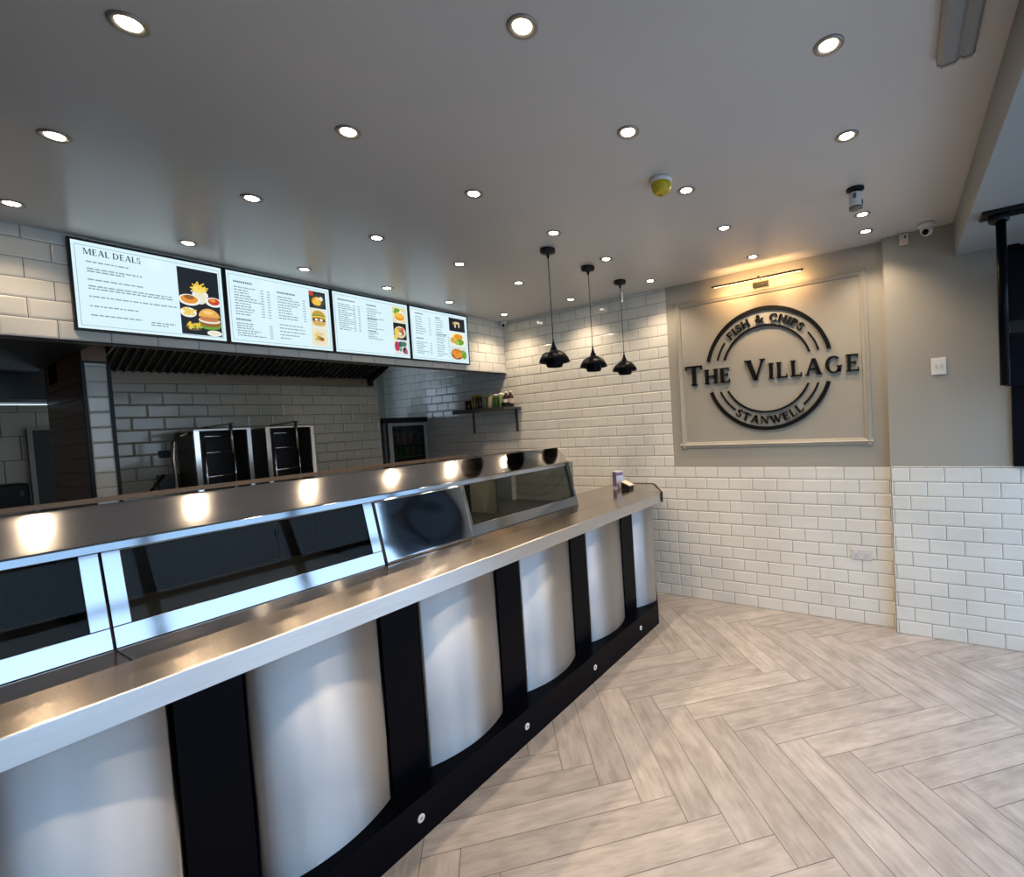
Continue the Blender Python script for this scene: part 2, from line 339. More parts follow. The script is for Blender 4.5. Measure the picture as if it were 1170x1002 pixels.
# ------------------------------------------------------------ hand-drawn serif capitals
def glyph(ch):
    """list of convex polygons in a unit-high cell, and the advance width"""
    T, t, S = .19, .085, .055                 # thick stem, thin stroke, serif height
    P = []
    def rect(x0, x1, y0, y1): P.append([(x0, y0), (x1, y0), (x1, y1), (x0, y1)])
    def stem(x, w=T, y0=0, y1=1, sb=1, st=1):
        rect(x, x + w, y0, y1)
        if sb: rect(x - .07, x + w + .07, y0, y0 + S)
        if st: rect(x - .07, x + w + .07, y1 - S, y1)
    def diag(x0, y0, x1, y1, w): P.append([(x0, y0), (x0 + w, y0), (x1 + w, y1), (x1, y1)] if y1 > y0 else [(x1, y1), (x1 + w, y1), (x0 + w, y0), (x0, y0)])
    def arc(cx, cy, rx, ry, a0, a1, wv, wh, n=14):   # stroke thick at the sides, thin at top and bottom
        for i in range(n):
            q = []
            for a, o in ((a0 + (a1 - a0) * i / n, 1), (a0 + (a1 - a0) * (i + 1) / n, 1), (a0 + (a1 - a0) * (i + 1) / n, 0), (a0 + (a1 - a0) * i / n, 0)):
                A = math.radians(a); c_, s_ = math.cos(A), math.sin(A)
                q.append((cx + (rx - (0 if o else wv)) * c_, cy + (ry - (0 if o else wh)) * s_))
            P.append(q)
    if ch == 'T': stem(.37, st=0); rect(0, .91, 1 - t, 1); rect(0, .05, .80, 1); rect(.86, .91, .80, 1); return P, .95
    if ch == 'H': stem(.08); stem(.70); rect(.2, .75, .47, .47 + t); return P, 1.0
    if ch == 'I': stem(.08); return P, .36
    if ch == 'E': stem(.08); rect(.2, .68, 0, t); rect(.2, .66, 1 - t, 1); rect(.2, .55, .48, .48 + t); rect(.63, .68, 0, .22); rect(.61, .66, .80, 1); rect(.51, .55, .40, .62); return P, .76
    if ch == 'F': stem(.08); rect(.2, .64, 1 - t, 1); rect(.2, .52, .46, .46 + t); rect(.59, .64, .78, 1); rect(.48, .52, .38, .60); return P, .70
    if ch == 'L': stem(.08); rect(.2, .66, 0, t); rect(.61, .66, 0, .24); return P, .72
    if ch == 'V': diag(.08, 1, .42, 0, T * 1.15); diag(.49, 0, .84, 1, t); rect(0, .34, 1 - S, 1); rect(.74, 1.0, 1 - S, 1); return P, 1.0
    if ch == 'A': diag(.08, 0, .43, 1, t); diag(.42, 1, .74, 0, T * 1.1); rect(0, .24, 0, S); rect(.66, 1.0, 0, S); rect(.22, .75, .30, .30 + t); return P, 1.0
    if ch == 'G': arc(.50, .5, .46, .52, 48, 325, T, t, 20); stem(.74, .15, .05, .42, 0, 1); return P, 1.02
    if ch == 'C': arc(.50, .5, .46, .52, 42, 318, T, t, 20); rect(.80, .85, .68, .94); rect(.80, .85, .08, .26); return P, .92
    if ch == 'S':
        arc(.34, .74, .27, .28, 30, 270, .14, t, 12); arc(.34, .27, .29, .29, -150, 90, .14, t, 12); rect(.54, .59, .72, .96); rect(.03, .08, .05, .30); return P, .68
    if ch == 'P': stem(.08, st=1); arc(.36, .74, .30, .26, -90, 90, T * .9, t, 12); rect(.2, .37, .48, .48 + t); rect(.2, .37, 1 - t, 1); return P, .74
    if ch == 'W': diag(.06, 1, .34, 0, T); diag(.42, 0, .66, 1, t); diag(.54, 1, .84, 0, T); diag(.92, 0, 1.20, 1, t); rect(-.02, .32, 1 - S, 1); rect(.50, .76, 1 - S, 1); rect(1.1, 1.36, 1 - S, 1); return P, 1.36
    if ch == 'N': rect(.10, .17, 0, 1); rect(.80, .87, 0, 1); diag(.10, 1, .72, 0, T); rect(.0, .28, 0, S); rect(0, .2, 1 - S, 1); rect(.70, .97, 1 - S, 1); return P, 1.0
    if ch == 'M': rect(.10, .17, 0, 1); stem(.98, T); diag(.12, 1, .50, .05, T); diag(.56, .05, .96, 1, t); rect(0, .28, 0, S); rect(0, .25, 1 - S, 1); return P, 1.26
    if ch == 'D': stem(.08); arc(.36, .5, .56, .5, -90, 90, T, t, 16); rect(.2, .37, 0, t); rect(.2, .37, 1 - t, 1); return P, 1.0
    if ch == '&':
        arc(.40, .77, .20, .23, 0, 360, .10, t, 16); arc(.36, .27, .33, .28, 60, 330, .15, t, 16); diag(.24, .72, .66, 0, T); diag(.62, .14, .82, .50, t); rect(.72, .98, .48, .48 + S); rect(.62, .98, 0, S); return P, 1.0
    return P, .35
def letters(parent, text, fn, size, pos, depth, m, name='letter', width=1.0, smallcap=None, gap=.06, single=False):
    """fn(u, v, t) maps sign-plane metres to world"""
    x = pos[0]; allmb = MB() if single else None
    for k, ch in enumerate(text):
        if ch == ' ': x += .38 * size * width; continue
        sz = size if (smallcap is None or k in smallcap[0]) else smallcap[1]
        P, adv = glyph(ch); mb = allmb or MB()
        for q in P: mb.prism([(x + a * sz * width, pos[1] + b_ * sz) for a, b_ in q], fn, 0, depth)
        if not single: mb.build(name, m, parent)
        x += (adv + gap) * sz * width
    if single: allmb.build(name, m, parent)
    return x
def arc_letters(parent, text, fn, c, r, size, a_mid, span, depth, m, bottom=False, width=.8):
    tot = sum((glyph(ch)[1] if ch != ' ' else .45) + .10 for ch in text) - .10
    pos = 0
    for ch in text:
        P, adv = glyph(ch)
        if ch == ' ': pos += .45 + .10; continue
        u = (pos + adv / 2) / tot - .5; pos += adv + .10
        A = math.radians(a_mid + (u if bottom else -u) * span); sw_ = math.radians(span) * r / tot   # metres per em
        mb = MB(); ca, sa = math.cos(A), math.sin(A)
        for q in P:
            pts = []
            for a, b_ in q:
                dx = (a - adv / 2) * sw_; dy = (b_ - .5) * size
                if bottom: X = c[0] + ca * (r) + (-sa) * dx * 1 - ca * dy * 1; Z = c[1] + sa * r + ca * dx - sa * dy
                else: X = c[0] + ca * (r + dy) + sa * dx; Z = c[1] + sa * (r + dy) - ca * dx
                pts.append((X, Z))
            mb.prism(pts, fn, 0, depth)
        mb.build('letter', m, parent)

# ------------------------------------------------------------ wall sign (raised black letters and rings)
SG = mat('sign_black', (.005, .0045, .005), .4, spec=.25)
sgn = thing('wall_sign', 'round black raised lettering sign reading THE VILLAGE on the framed wall bay', 'sign', (-.006, -2.9, 2.04))
sf = lambda u, v, t: (-.0062 - t, -u, v)
def ring(r0, r1, a0, a1, dep=.018, seg=None):
    mb = MB(); nn = seg or max(4, int(abs(a1 - a0) / 4)); P0 = []
    A = [math.radians(a0 + (a1 - a0) * i / nn) for i in range(nn + 1)]; cs = (2.893, 2.045)
    outer = [(cs[0] + r1 * math.cos(a), cs[1] + r1 * math.sin(a)) for a in A]; inner = [(cs[0] + r0 * math.cos(a), cs[1] + r0 * math.sin(a)) for a in A]
    for i in range(nn): mb.prism([outer[i], outer[i + 1], inner[i + 1], inner[i]], sf, 0, dep)
    bmesh.ops.remove_doubles(mb.bm, verts=mb.bm.verts, dist=1e-5)
    mb.build('ring_arc', SG, sgn)
ring(.482, .512, 12, 167); ring(.482, .512, -161, -17.5)
ring(.349, .364, 16, 162.5); ring(.352, .367, -153.5, -24.5)
ring(.411, .424, 142.5, 164.5); ring(.416, .429, 14, 36.5); ring(.414, .427, -157, -129.5); ring(.421, .434, -48, -21)
letters(sgn, 'T', sf, .174, (2.190, 1.958), .022, SG, width=.98)
letters(sgn, 'HE', sf, .126, (2.366, 1.961), .022, SG, width=1.02, gap=.07)
letters(sgn, 'V', sf, .170, (2.722, 1.956), .022, SG, width=1.0)
letters(sgn, 'ILLAGE', sf, .128, (2.915, 1.956), .022, SG, width=1.0, gap=.135)
arc_letters(sgn, 'FISH & CHIPS', sf, (2.893, 2.045), .418, .060, 89.5, 92, .018, SG)
arc_letters(sgn, 'STANWELL', sf, (2.893, 2.045), .426, .064, -88.5, 76, .018, SG, bottom=True)

# moulded panel frame round the sign
pf = thing('panel_moulding', 'rectangular painted moulding frame surrounding the village sign', 'moulding', (-.006, -2.885, 1.40))
def mould(u0, u1, v0, v1, vert):
    prof = [(-.028, 0), (-.022, .012), (-.008, .016), (.0, .024), (.010, .016), (.024, .010), (.028, 0)]
    mb = MB()
    if vert: mb.prism([(u0 + a, b_) for a, b_ in prof], lambda u, v, t: (-.0062 - v, -u, t), v0 - .028, v1 + .028)
    else: mb.prism([(v0 + a, b_) for a, b_ in prof], lambda u, v, t: (-.0062 - v, -t, u), u0 - .028, u1 + .028)
    mb.build('moulding_rail', PAINT, pf)
mould(2.135, 2.135, 1.42, 2.69, True); mould(3.625, 3.625, 1.42, 2.69, True); mould(2.135, 3.625, 1.42, 1.42, False); mould(2.135, 3.625, 2.69, 2.69, False)

# picture light above the sign
BR = mat('aged_brass', (.10, .075, .04), .35, .9)
pl = thing('picture_light', 'slim dark picture light bar shining warm light above the sign', 'lamp', (-.006, -2.87, 2.72))
MB().tube([(-.17, -2.52, 2.752), (-.17, -3.24, 2.752)], .0075).build('light_bar', BR, pl)
MB().box(-.163, -.158, -3.22, -2.54, 2.744, 2.752).build('light_strip', mat('strip_glow', (1, .8, .5), .5, emit=(1, .66, .28), es=7), pl)
MB().tube([(-.008, -2.90, 2.728), (-.07, -2.90, 2.755), (-.13, -2.90, 2.775), (-.17, -2.90, 2.76)], .008).build('arm', BR, pl)
MB().box(-.16, -.12, -2.975, -2.855, 2.685, 2.735).box(-.13, -.008, -2.93, -2.90, 2.722, 2.734).build('battery_box', BR, pl, bevel=.003)
l = area('picture_light_glow', (-.15, -2.88, 2.735), (0, -math.radians(40), 0), .02, .66, 4.5, (1, .56, .22)); l.parent = pl; l.location = (-.149, -.01, .015)
l2 = area('picture_light_upglow', (0, 0, 0), (0, -math.radians(128), 0), .02, .6, 1.6, (1, .58, .24)); l2.parent = pl; l2.location = (-.15, -.01, .045)

# ------------------------------------------------------------ pendant lamps
def pendant(x, label, first_=None):
    zb = 2.055
    r = thing('pendant_lamp', label, 'pendant lamp', (x, -1.828, H), 'black pendant lamps')
    c = (x, -1.828, 0)
    MB().lathe([(.052, H), (.053, H - .008), (.050, H - .026), (.013, H - .032), (.007, H - .06), (.004, H - .066)], c, 32).build('ceiling_rose', BLACKM, r)
    MB().tube([(x, -1.828, H - .07), (x, -1.828, 2.27)], .0028, 8).build('cord', BLACKM, r)
    MB().lathe([(.004, 2.275), (.006, 2.25), (.013, 2.225), (.022, 2.205), (.024, 2.195)], c, 24).build('lamp_holder', BLACKG, r)
    MB().lathe([(.020, 2.197), (.045, 2.188), (.075, 2.168), (.094, 2.140), (.103, 2.110), (.099, 2.109), (.090, 2.138), (.072, 2.164), (.043, 2.184), (.020, 2.193)], c, 64, cap=False, flute=.035, flutes=16).build('lamp_shade', BLACKG, r)
    MB().lathe([(.058, 2.125), (.060, 2.095), (.052, 2.078), (.050, 2.079), (.056, 2.096), (.054, 2.125)], c, 40, cap=False).build('inner_baffle', BLACKG, r)
    return r
pendant(-1.49, 'black dome pendant lamp, left and nearest of the three over the counter')
pendant(-.993, 'black dome pendant lamp, middle one of the three over the counter')
p3 = pendant(-.497, 'black dome pendant lamp with a white tag on its cord, rightmost of three')
MB().box(-.492, -.462, -1.832, -1.829, H - .175, H - .09).box(-.502, -.488, -1.834, -1.824, H - .18, H - .165).build('cord_tag', WHITE, p3)

# ------------------------------------------------------------ menu boards
WS, ZT, ZS, XS = .7068, 2.858, 2.356, -3.3996
def disc(cx, cy, rx, ry, n=20, a0=0, a1=360):
    return [(cx + rx * math.cos(math.radians(a0 + (a1 - a0) * i / n)), cy + ry * math.sin(math.radians(a0 + (a1 - a0) * i / n))) for i in range(n if a1 - a0 >= 360 else n + 1)]
def board(i, label, layout):
    x0 = XS + WS * i; w = WS - .004; h = ZT - ZS
    r = thing('menu_screen', label, 'menu screen', (x0 + w / 2, -.01, ZS), 'menu screens over the counter')
    yb, yf = -.009, -.042
    mb = MB(); bz = .011
    mb.box(x0, x0 + w, yf, yb, ZS, ZS + bz).box(x0, x0 + w, yf, yb, ZT - bz, ZT).box(x0, x0 + bz, yf, yb, ZS + bz, ZT - bz).box(x0 + w - bz, x0 + w, yf, yb, ZS + bz, ZT - bz)
    mb.build('bezel', BLACKM, r)
    MB().box(x0 + bz, x0 + w - bz, yf + .004, yb, ZS + bz, ZT - bz).build('display', glow((.70, .90, .98), 1.0), r)
    iw, ih = w - 2 * bz, h - 2 * bz; X0, Z0 = x0 + bz, ZS + bz
    yt = yf + .004
    def fn(lv): return lambda u, v, t: (X0 + u * iw, yt - .0004 * lv - t * .0003, Z0 + v * ih)
    # thin border line
    mb = MB()
    for q in ([(.02, .035), (.98, .035), (.98, .04), (.02, .04)], [(.02, .955), (.98, .955), (.98, .96), (.02, .96)], [(.02, .035), (.023, .035), (.023, .96), (.02, .96)], [(.977, .035), (.98, .035), (.98, .96), (.977, .96)]):
        mb.prism(q, fn(1), 0, 1)
    mb.build('border_line', glow((.25, .33, .38)), r)
    # body text: dashes standing for lines of print too small to read
    rd = random.Random(i * 11 + 3)
    for (u0, u1, v0, v1, n, price) in layout['text']:
        mb = MB(); u1 = max(u1, u0 + .08)
        for k in range(n):
            v = v0 + (v1 - v0) * k / max(1, n - 1); u = u0; end = u0 + (u1 - u0) * rd.uniform(.35, .85 if price else 1.0)
            while u < end:
                L_ = rd.uniform(.012, .045); mb.prism([(u, v), (min(u + L_, end), v), (min(u + L_, end), v + .015), (u, v + .015)], fn(1), 0, 1); u += L_ + .007
            for q in range(price):
                pu = u1 + .01 - q * .06; mb.prism([(pu - .028, v), (pu, v), (pu, v + .012), (pu - .028, v + .012)], fn(1), 0, 1)
        mb.build('menu_print', glow((.24, .34, .39)), r)
    for (u0, u1, v) in layout['heads']:
        u = u0; mb = MB()
        while u < u1: L_ = .011; mb.prism([(u, v), (u + L_, v), (u + L_, v + .024), (u, v + .024)], fn(1), 0, 1); u += .0165
        mb.build('menu_heading', glow((.06, .10, .13)), r)
    for ph_ in layout['photos']:
        u0, u1, v0, v1 = ph_['r']; cols = [ph_['bg']]; mb = MB(); mb.mi = 0
        mb.prism([(u0, v0), (u1, v0), (u1, v1), (u0, v1)], fn(1), 0, 1)
        for lv, (kind, cu, cv, ru, rv, col) in enumerate(ph_['s']):
            if col not in cols: cols.append(col)
            mb.mi = cols.index(col); f_ = fn(1.5 + .25 * lv + .5); W_, H_ = u1 - u0, v1 - v0
            cl_ = lambda P: [(min(max(a, u0), u1), min(max(b_, v0), v1)) for a, b_ in P]
            if kind == 'd': mb.prism(cl_(disc(u0 + cu * W_, v0 + cv * H_, ru * W_, rv * H_)), f_, 0, 1)
            elif kind == 'h': mb.prism(disc(u0 + cu * W_, v0 + cv * H_, ru * W_, rv * H_, 16, 0, 180), f_, 0, 1)
            elif kind == 'f':            # heap of chips
                rq = random.Random(lv + 5)
                for _ in range(13):
                    a = rq.uniform(0, PI); px_, py_ = u0 + (cu + rq.uniform(-ru, ru)) * W_, v0 + (cv + rq.uniform(-rv, rv)) * H_
                    dx, dy = math.cos(a) * .09 * W_, math.sin(a) * .09 * H_ * W_ / H_ * 1.4; nx, ny = -math.sin(a) * .02 * W_, math.cos(a) * .028 * W_
                    mb.prism(cl_([(px_ - dx - nx, py_ - dy - ny), (px_ + dx - nx, py_ + dy - ny), (px_ + dx + nx, py_ + dy + ny), (px_ - dx + nx, py_ - dy + ny)]), fn(1.5 + .25 * lv + .5 + .05 * _), 0, 1)
        mb.build('food_photo', [glow(c_) for c_ in cols], r)
    return r, fn
SL, YE, OR, BRN, GRN, CRM, RD, WHT, DK = (.012, .016, .024), (.85, .58, .06), (.80, .30, .03), (.30, .12, .03), (.14, .34, .04), (.80, .78, .60), (.55, .06, .03), (.85, .88, .85), (.02, .015, .012)
b1, f1 = board(0, 'menu screen headed MEAL DEALS with a large photo, leftmost of four', dict(
    text=[(.08, .58, .77, .80, 1, 0), (.08, .52, .66, .69, 2, 0), (.08, .60, .565, .57, 1, 0), (.08, .66, .46, .49, 2, 0), (.08, .64, .37, .37, 1, 0), (.08, .82 * .75, .26, .26, 1, 0), (.08, .40, .155, .155, 1, 0), (.45, .62, .11, .14, 2, 0)],
    heads=[], photos=[dict(r=(.66, .968, .05, .92), bg=SL, s=[
        ('d', .52, .62, .20, .07, WHT), ('d', .52, .575, .15, .10, CRM), ('f', .52, .74, .17, .035, YE), ('f', .50, .70, .14, .03, (.92, .72, .15)),
        ('d', .24, .52, .27, .085, WHT), ('d', .24, .53, .21, .065, OR), ('d', .24, .56, .12, .035, BRN), ('d', .85, .53, .22, .075, WHT), ('d', .85, .54, .15, .055, RD), ('d', .82, .56, .08, .03, OR),
        ('d', .19, .33, .20, .075, WHT), ('f', .19, .345, .12, .03, YE), ('d', .19, .34, .08, .03, CRM),
        ('d', .70, .17, .30, .075, GRN), ('d', .72, .20, .27, .06, BRN), ('d', .70, .235, .28, .045, CRM), ('d', .70, .26, .26, .04, (.55, .20, .08)), ('h', .70, .29, .27, .13, (.80, .42, .09)), ('d', .68, .36, .13, .03, (.92, .62, .22)),
        ('d', .30, .12, .20, .06, (.12, .10, .05)), ('f', .30, .13, .12, .02, YE), ('d', .33, .12, .08, .02, GRN),
        ('d', .80, .045, .19, .045, WHT), ('d', .80, .05, .14, .03, CRM)])]))
tp = [(.06, .37, .40, .78, 11, 2), (.06, .37, .10, .27, 6, 1), (.45, .72, .42, .74, 9, 1), (.45, .72, .12, .32, 5, 0)]
board(1, 'menu screen with chips, burger and wrap photos, second from left', dict(text=tp, heads=[(.06, .21, .85), (.45, .62, .80), (.06, .19, .32)], photos=[
    dict(r=(.775, .955, .665, .93), bg=(.02, .03, .03), s=[('d', .5, .45, .44, .42, (.05, .06, .05)), ('d', .45, .42, .30, .26, OR), ('d', .35, .36, .14, .15, YE), ('d', .55, .32, .13, .14, YE), ('d', .50, .55, .14, .14, (.9, .6, .2)), ('d', .72, .60, .12, .13, CRM), ('d', .12, .85, .16, .14, RD)]),
    dict(r=(.775, .955, .36, .655), bg=CRM, s=[('h', .5, .62, .40, .30, (.55, .33, .06)), ('d', .5, .60, .42, .09, GRN), ('d', .5, .54, .42, .08, YE), ('d', .5, .46, .42, .09, BRN), ('d', .5, .37, .42, .09, (.10, .06, .03)), ('d', .35, .42, .10, .06, WHT), ('d', .64, .42, .10, .06, WHT), ('d', .5, .26, .42, .10, (.66, .42, .12)), ('d', .5, .18, .36, .10, (.66, .42, .12))]),
    dict(r=(.775, .955, .06, .35), bg=CRM, s=[('d', .5, .45, .46, .40, (.80, .74, .55)), ('f', .45, .50, .30, .24, YE), ('f', .5, .5, .26, .2, OR), ('d', .45, .45, .14, .12, GRN), ('d', .60, .40, .14, .10, BRN)])]))
board(2, 'menu screen with fish, burger and salad photos, third from left', dict(text=[(.06, .32, .38, .80, 13, 2), (.42, .68, .64, .80, 5, 0), (.42, .66, .46, .58, 4, 0), (.42, .62, .28, .38, 4, 0)], heads=[(.06, .27, .87), (.42, .55, .86), (.42, .54, .62), (.42, .53, .41)], photos=[
    dict(r=(.775, .965, .65, .93), bg=(.75, .70, .30), s=[('d', .5, .42, .46, .40, WHT), ('d', .52, .38, .40, .26, OR), ('d', .38, .50, .26, .18, YE), ('d', .66, .46, .22, .16, (.9, .5, .1)), ('d', .36, .80, .22, .12, GRN), ('d', .20, .66, .12, .08, GRN)]),
    dict(r=(.775, .965, .33, .64), bg=DK, s=[('d', .5, .45, .46, .36, (.72, .62, .40)), ('d', .45, .48, .30, .24, (.5, .34, .1)), ('d', .25, .45, .16, .2, YE), ('d', .62, .42, .18, .16, BRN), ('d', .66, .62, .15, .1, (.7, .12, .08)), ('d', .48, .36, .14, .1, CRM), ('d', .08, .12, .2, .14, YE)]),
    dict(r=(.775, .965, .06, .32), bg=(.75, .72, .72), s=[('d', .2, .55, .22, .34, (.50, .04, .10)), ('d', .5, .72, .2, .2, (.03, .12, .10)), ('d', .75, .75, .2, .18, (.05, .20, .12)), ('d', .78, .3, .16, .24, (.04, .04, .06)), ('d', .9, .2, .12, .18, (.6, .08, .2)), ('d', .45, .35, .12, .16, (.15, .35, .2))])]))
board(3, 'menu screen with dark, golden and orange food photos, rightmost of four', dict(text=[(.08, .32, .50, .82, 8, 1), (.08, .32, .12, .33, 7, 1), (.42, .64, .58, .82, 6, 0), (.42, .64, .10, .50, 10, 1)], heads=[(.08, .20, .88), (.42, .50, .86), (.08, .18, .40), (.42, .60, .53)], photos=[
    dict(r=(.66, .955, .655, .93), bg=(.012, .014, .022), s=[('d', .35, .60, .14, .12, (.35, .24, .05)), ('d', .50, .66, .18, .08, (.75, .62, .35)), ('d', .38, .42, .05, .16, (.7, .6, .4)), ('d', .62, .48, .05, .18, (.7, .6, .4))]),
    dict(r=(.66, .955, .35, .645), bg=(.80, .86, .78), s=[('d', .50, .5, .46, .46, (.88, .86, .62)), ('d', .45, .60, .26, .26, YE), ('d', .55, .66, .26, .2, OR), ('d', .62, .30, .26, .22, GRN), ('d', .42, .25, .16, .16, (.4, .5, .08)), ('d', .18, .38, .16, .2, (.7, .4, .06))]),
    dict(r=(.66, .955, .06, .34), bg=(.70, .74, .66), s=[('d', .40, .42, .38, .40, (.25, .08, .03)), ('d', .25, .5, .17, .2, OR), ('d', .45, .62, .17, .2, (.7, .2, .03)), ('d', .58, .40, .17, .2, OR), ('d', .36, .28, .17, .18, (.75, .28, .03)), ('d', .85, .40, .16, .3, GRN), ('d', .78, .62, .12, .14, (.2, .42, .08))])]))
iw, ih = WS - .004 - .022, ZT - ZS - .022
letters(b1, 'MEAL DEALS', lambda u, v, t: (XS + .011 + u, -.0386 - t, ZS + .011 + v), .034, (.045, .855 * ih), .0004, glow((.02, .04, .055)), name='heading_lettering', single=True, width=.80)

# ------------------------------------------------------------ serving counter
K = -2.092; LX0, LX1 = -5.9, -.545
ct = thing('serving_counter', 'long fish and chip shop serving counter with bowed steel front panels', 'counter', (-2.6, -1.9, 0))
# dark body behind the panels
body = [(-5.9, -1.955), (-.74, -1.955), (-.20, -1.72), (-.20, -1.46), (-5.9, -1.46)]
MB().prism(body, lambda u, v, t: (u, v, t), .0, 1.0).build('carcass', BLACKM, ct)
MB().prism([(-5.9, K), (-.64, K), (-.20, -1.86), (-.20, -1.5), (-5.9, -1.5)], lambda u, v, t: (u, v, t), 0, .175).build('plinth', BLACKG, ct)
# stripes
cents = [-5.57, -4.903, -4.236, -3.57, -2.905, -2.238, -1.565, -.90]
hw = .0875
for c_ in cents: MB().box(c_ - hw, c_ + hw, -1.985, -1.95, .175, 1.0).build('black_stripe', BLACKG, ct)
for a, b_ in zip([-5.9 - hw] + cents, cents + [None]):
    x0 = a + hw; x1 = (b_ - hw) if b_ is not None else -.61
    if x1 - x0 < .1: continue
    mb = MB(); nn = 24; bow = .062 if b_ is not None else .03; pts = []
    for i in range(nn + 1):
        t_ = i / nn; y_ = -1.975 - bow * math.sin(PI * t_) ** .8
        if b_ is None: y_ = -1.985 - .075 * math.sin(PI * t_ * .5)
        pts.append((x0 + (x1 - x0) * t_, y_))
    if b_ is None: pts += [(-.59, -2.055), (-.575, -2.04), (-.20, -1.80)]
    for q, r_ in zip(pts, pts[1:]):
        v = [mb.bm.verts.new((q[0], q[1], .176)), mb.bm.verts.new((r_[0], r_[1], .176)), mb.bm.verts.new((r_[0], r_[1], 1.005)), mb.bm.verts.new((q[0], q[1], 1.005))]
        f = mb.bm.faces.new(v); f.smooth = True
    bmesh.ops.remove_doubles(mb.bm, verts=mb.bm.verts, dist=1e-5)
    o = mb.build('steel_panel', STEELP, ct, uv='z')
    so = o.modifiers.new('solid', 'SOLIDIFY'); so.thickness = .003; so.offset = -1
for x in (-4.29, -3.62, -2.948, -2.282, -1.609, -.961):
    s_ = MB().lathe([(.017, K + .001), (.017, K - .004), (.012, K - .006), (.0085, K - .004)], (x, 0, .09), 20, axis='y').build('fixing_cap', WHITE, ct)
    MB().lathe([(.0075, K - .0025), (.0075, K - .0052)], (x, 0, .09), 12, axis='y').build('screw', CHROME, s_)
# worktop: front nosing dips very slightly, rear shelf flat
TZ = 1.076; CY = -1.922; FYW = -2.13
def outline(): return None
wt = MB()
prof = [(FYW + .004, .996), (FYW + .004, TZ - .012), (FYW + .007, TZ - .008), (CY, TZ), (CY, .996)]
R_ = lambda u, v, t: (t, u, v)
wt.prism(prof, R_, LX0, LX1); wt.build('worktop_nosing', STEEL, ct, bevel=.002)
MB().prism([(FYW, .995), (FYW + .004, .995), (FYW + .004, TZ - .008), (FYW + .001, TZ - .010), (FYW, TZ - .013)], R_, LX0, -.547).build('front_lip', STEELL, ct, uv='z')
MB().prism([(LX0, CY), (-.545, CY), (-.545, -1.45), (LX0, -1.45)], lambda u, v, t: (u, v, t), .995, TZ + .0005).build('worktop', STEELR, ct)
MB().prism([(-.545, FYW), (-.13, -1.86), (-.10, -1.82), (-.12, -1.45), (-.545, -1.45)], lambda u, v, t: (u, v, t), .995, TZ - .002).build('worktop_end', STEEL, ct, bevel=.003)
MB().prism([(-.545, FYW - .003), (-.125, -1.865), (-.095, -1.82), (-.115, -1.45), (-.105, -1.45), (-.085, -1.82), (-.118, -1.872), (-.545, FYW - .012)], lambda u, v, t: (u, v, t), .992, TZ + .003).build('end_trim', flat((.09, .075, .06), .35, .8), ct)
MB().box(-3.722, -3.718, CY + .001, -1.765, TZ, TZ + .0022).build('worktop_joint', BLACKM, ct)

# ------------------------------------------------------------ heated display cabinet on the counter
dc = thing('display_cabinet', 'long steel and glass hot food display cabinet along the counter top', 'display cabinet', (-2.6, -1.7, TZ))
Y_B, Y_T, ZG0, ZG1 = -1.768, -1.690, 1.142, 1.370
def yf_(z): return Y_B + (Y_T - Y_B) * (z - TZ) / (1.385 - TZ)
EX = -1.221
xj = [-5.9, -3.72, -2.808, -2.267, EX]
def slab(mb, x0, x1, z0, z1, off=0, th=.012):
    mb.hexa([(x0, yf_(z0) - off, z0), (x1, yf_(z0) - off, z0), (x1, yf_(z0) - off + th, z0), (x0, yf_(z0) - off + th, z0), (x0, yf_(z1) - off, z1), (x1, yf_(z1) - off, z1), (x1, yf_(z1) - off + th, z1), (x0, yf_(z1) - off + th, z1)])
g_ = .0022
for i, (x0, x1) in enumerate(((-5.9, -3.72), (-3.72, -2.808), (-2.267, EX))):
    m = MB(); slab(m, x0 + g_, x1 - g_, TZ + .002, ZG0); m.build('sill_rail', POLISH, dc, bevel=.002)
    m = MB(); wl_ = .045 if i == 1 else .02; wr_ = .045 if i < 2 else .014
    slab(m, x0 + g_, x0 + g_ + wl_, ZG0, ZG1); m.build('side_strip', POLISH, dc, bevel=.002)
    m = MB(); slab(m, x1 - g_ - wr_, x1 - g_, ZG0, ZG1); m.build('side_strip', POLISH, dc, bevel=.002)
    m = MB(); slab(m, x0 + g_ + wl_, x1 - g_ - wr_, ZG0, ZG1, -.004, .004); m.build('glass_pane', GLASS, dc)
# the dished polished panel between the panes
m = MB(); nx_, nz_ = 40, 24
vv = [[None] * (nz_ + 1) for _ in range(nx_ + 1)]
for a in range(nx_ + 1):
    for c_ in range(nz_ + 1):
        u, v = a / nx_, c_ / nz_; x = -2.806 + .537 * u; z = TZ + .002 + (1.372 - TZ) * v
        rr_ = ((u - .50) / .42) ** 2 + ((v - .55) / .40) ** 2
        d = .0055 * (math.exp(-rr_ * 1.0)) + .0006 * math.sin(9 * u + 5 * v) * math.exp(-rr_ * .7)
        vv[a][c_] = m.bm.verts.new((x, yf_(z) - .006 + d, z))
for a in range(nx_):
    for c_ in range(nz_):
        f = m.bm.faces.new([vv[a][c_], vv[a + 1][c_], vv[a + 1][c_ + 1], vv[a][c_ + 1]]); f.smooth = True
o = m.build('polished_panel', mat('mirror_steel', (.46, .52, .60), .07, 1), dc); so = o.modifiers.new('solid', 'SOLIDIFY'); so.thickness = .004; so.offset = 1
m = MB().box(xj[0], xj[4], Y_T - .010, Y_T + .012, ZG1, 1.398); m.build('front_rail', POLISH, dc, bevel=.003)
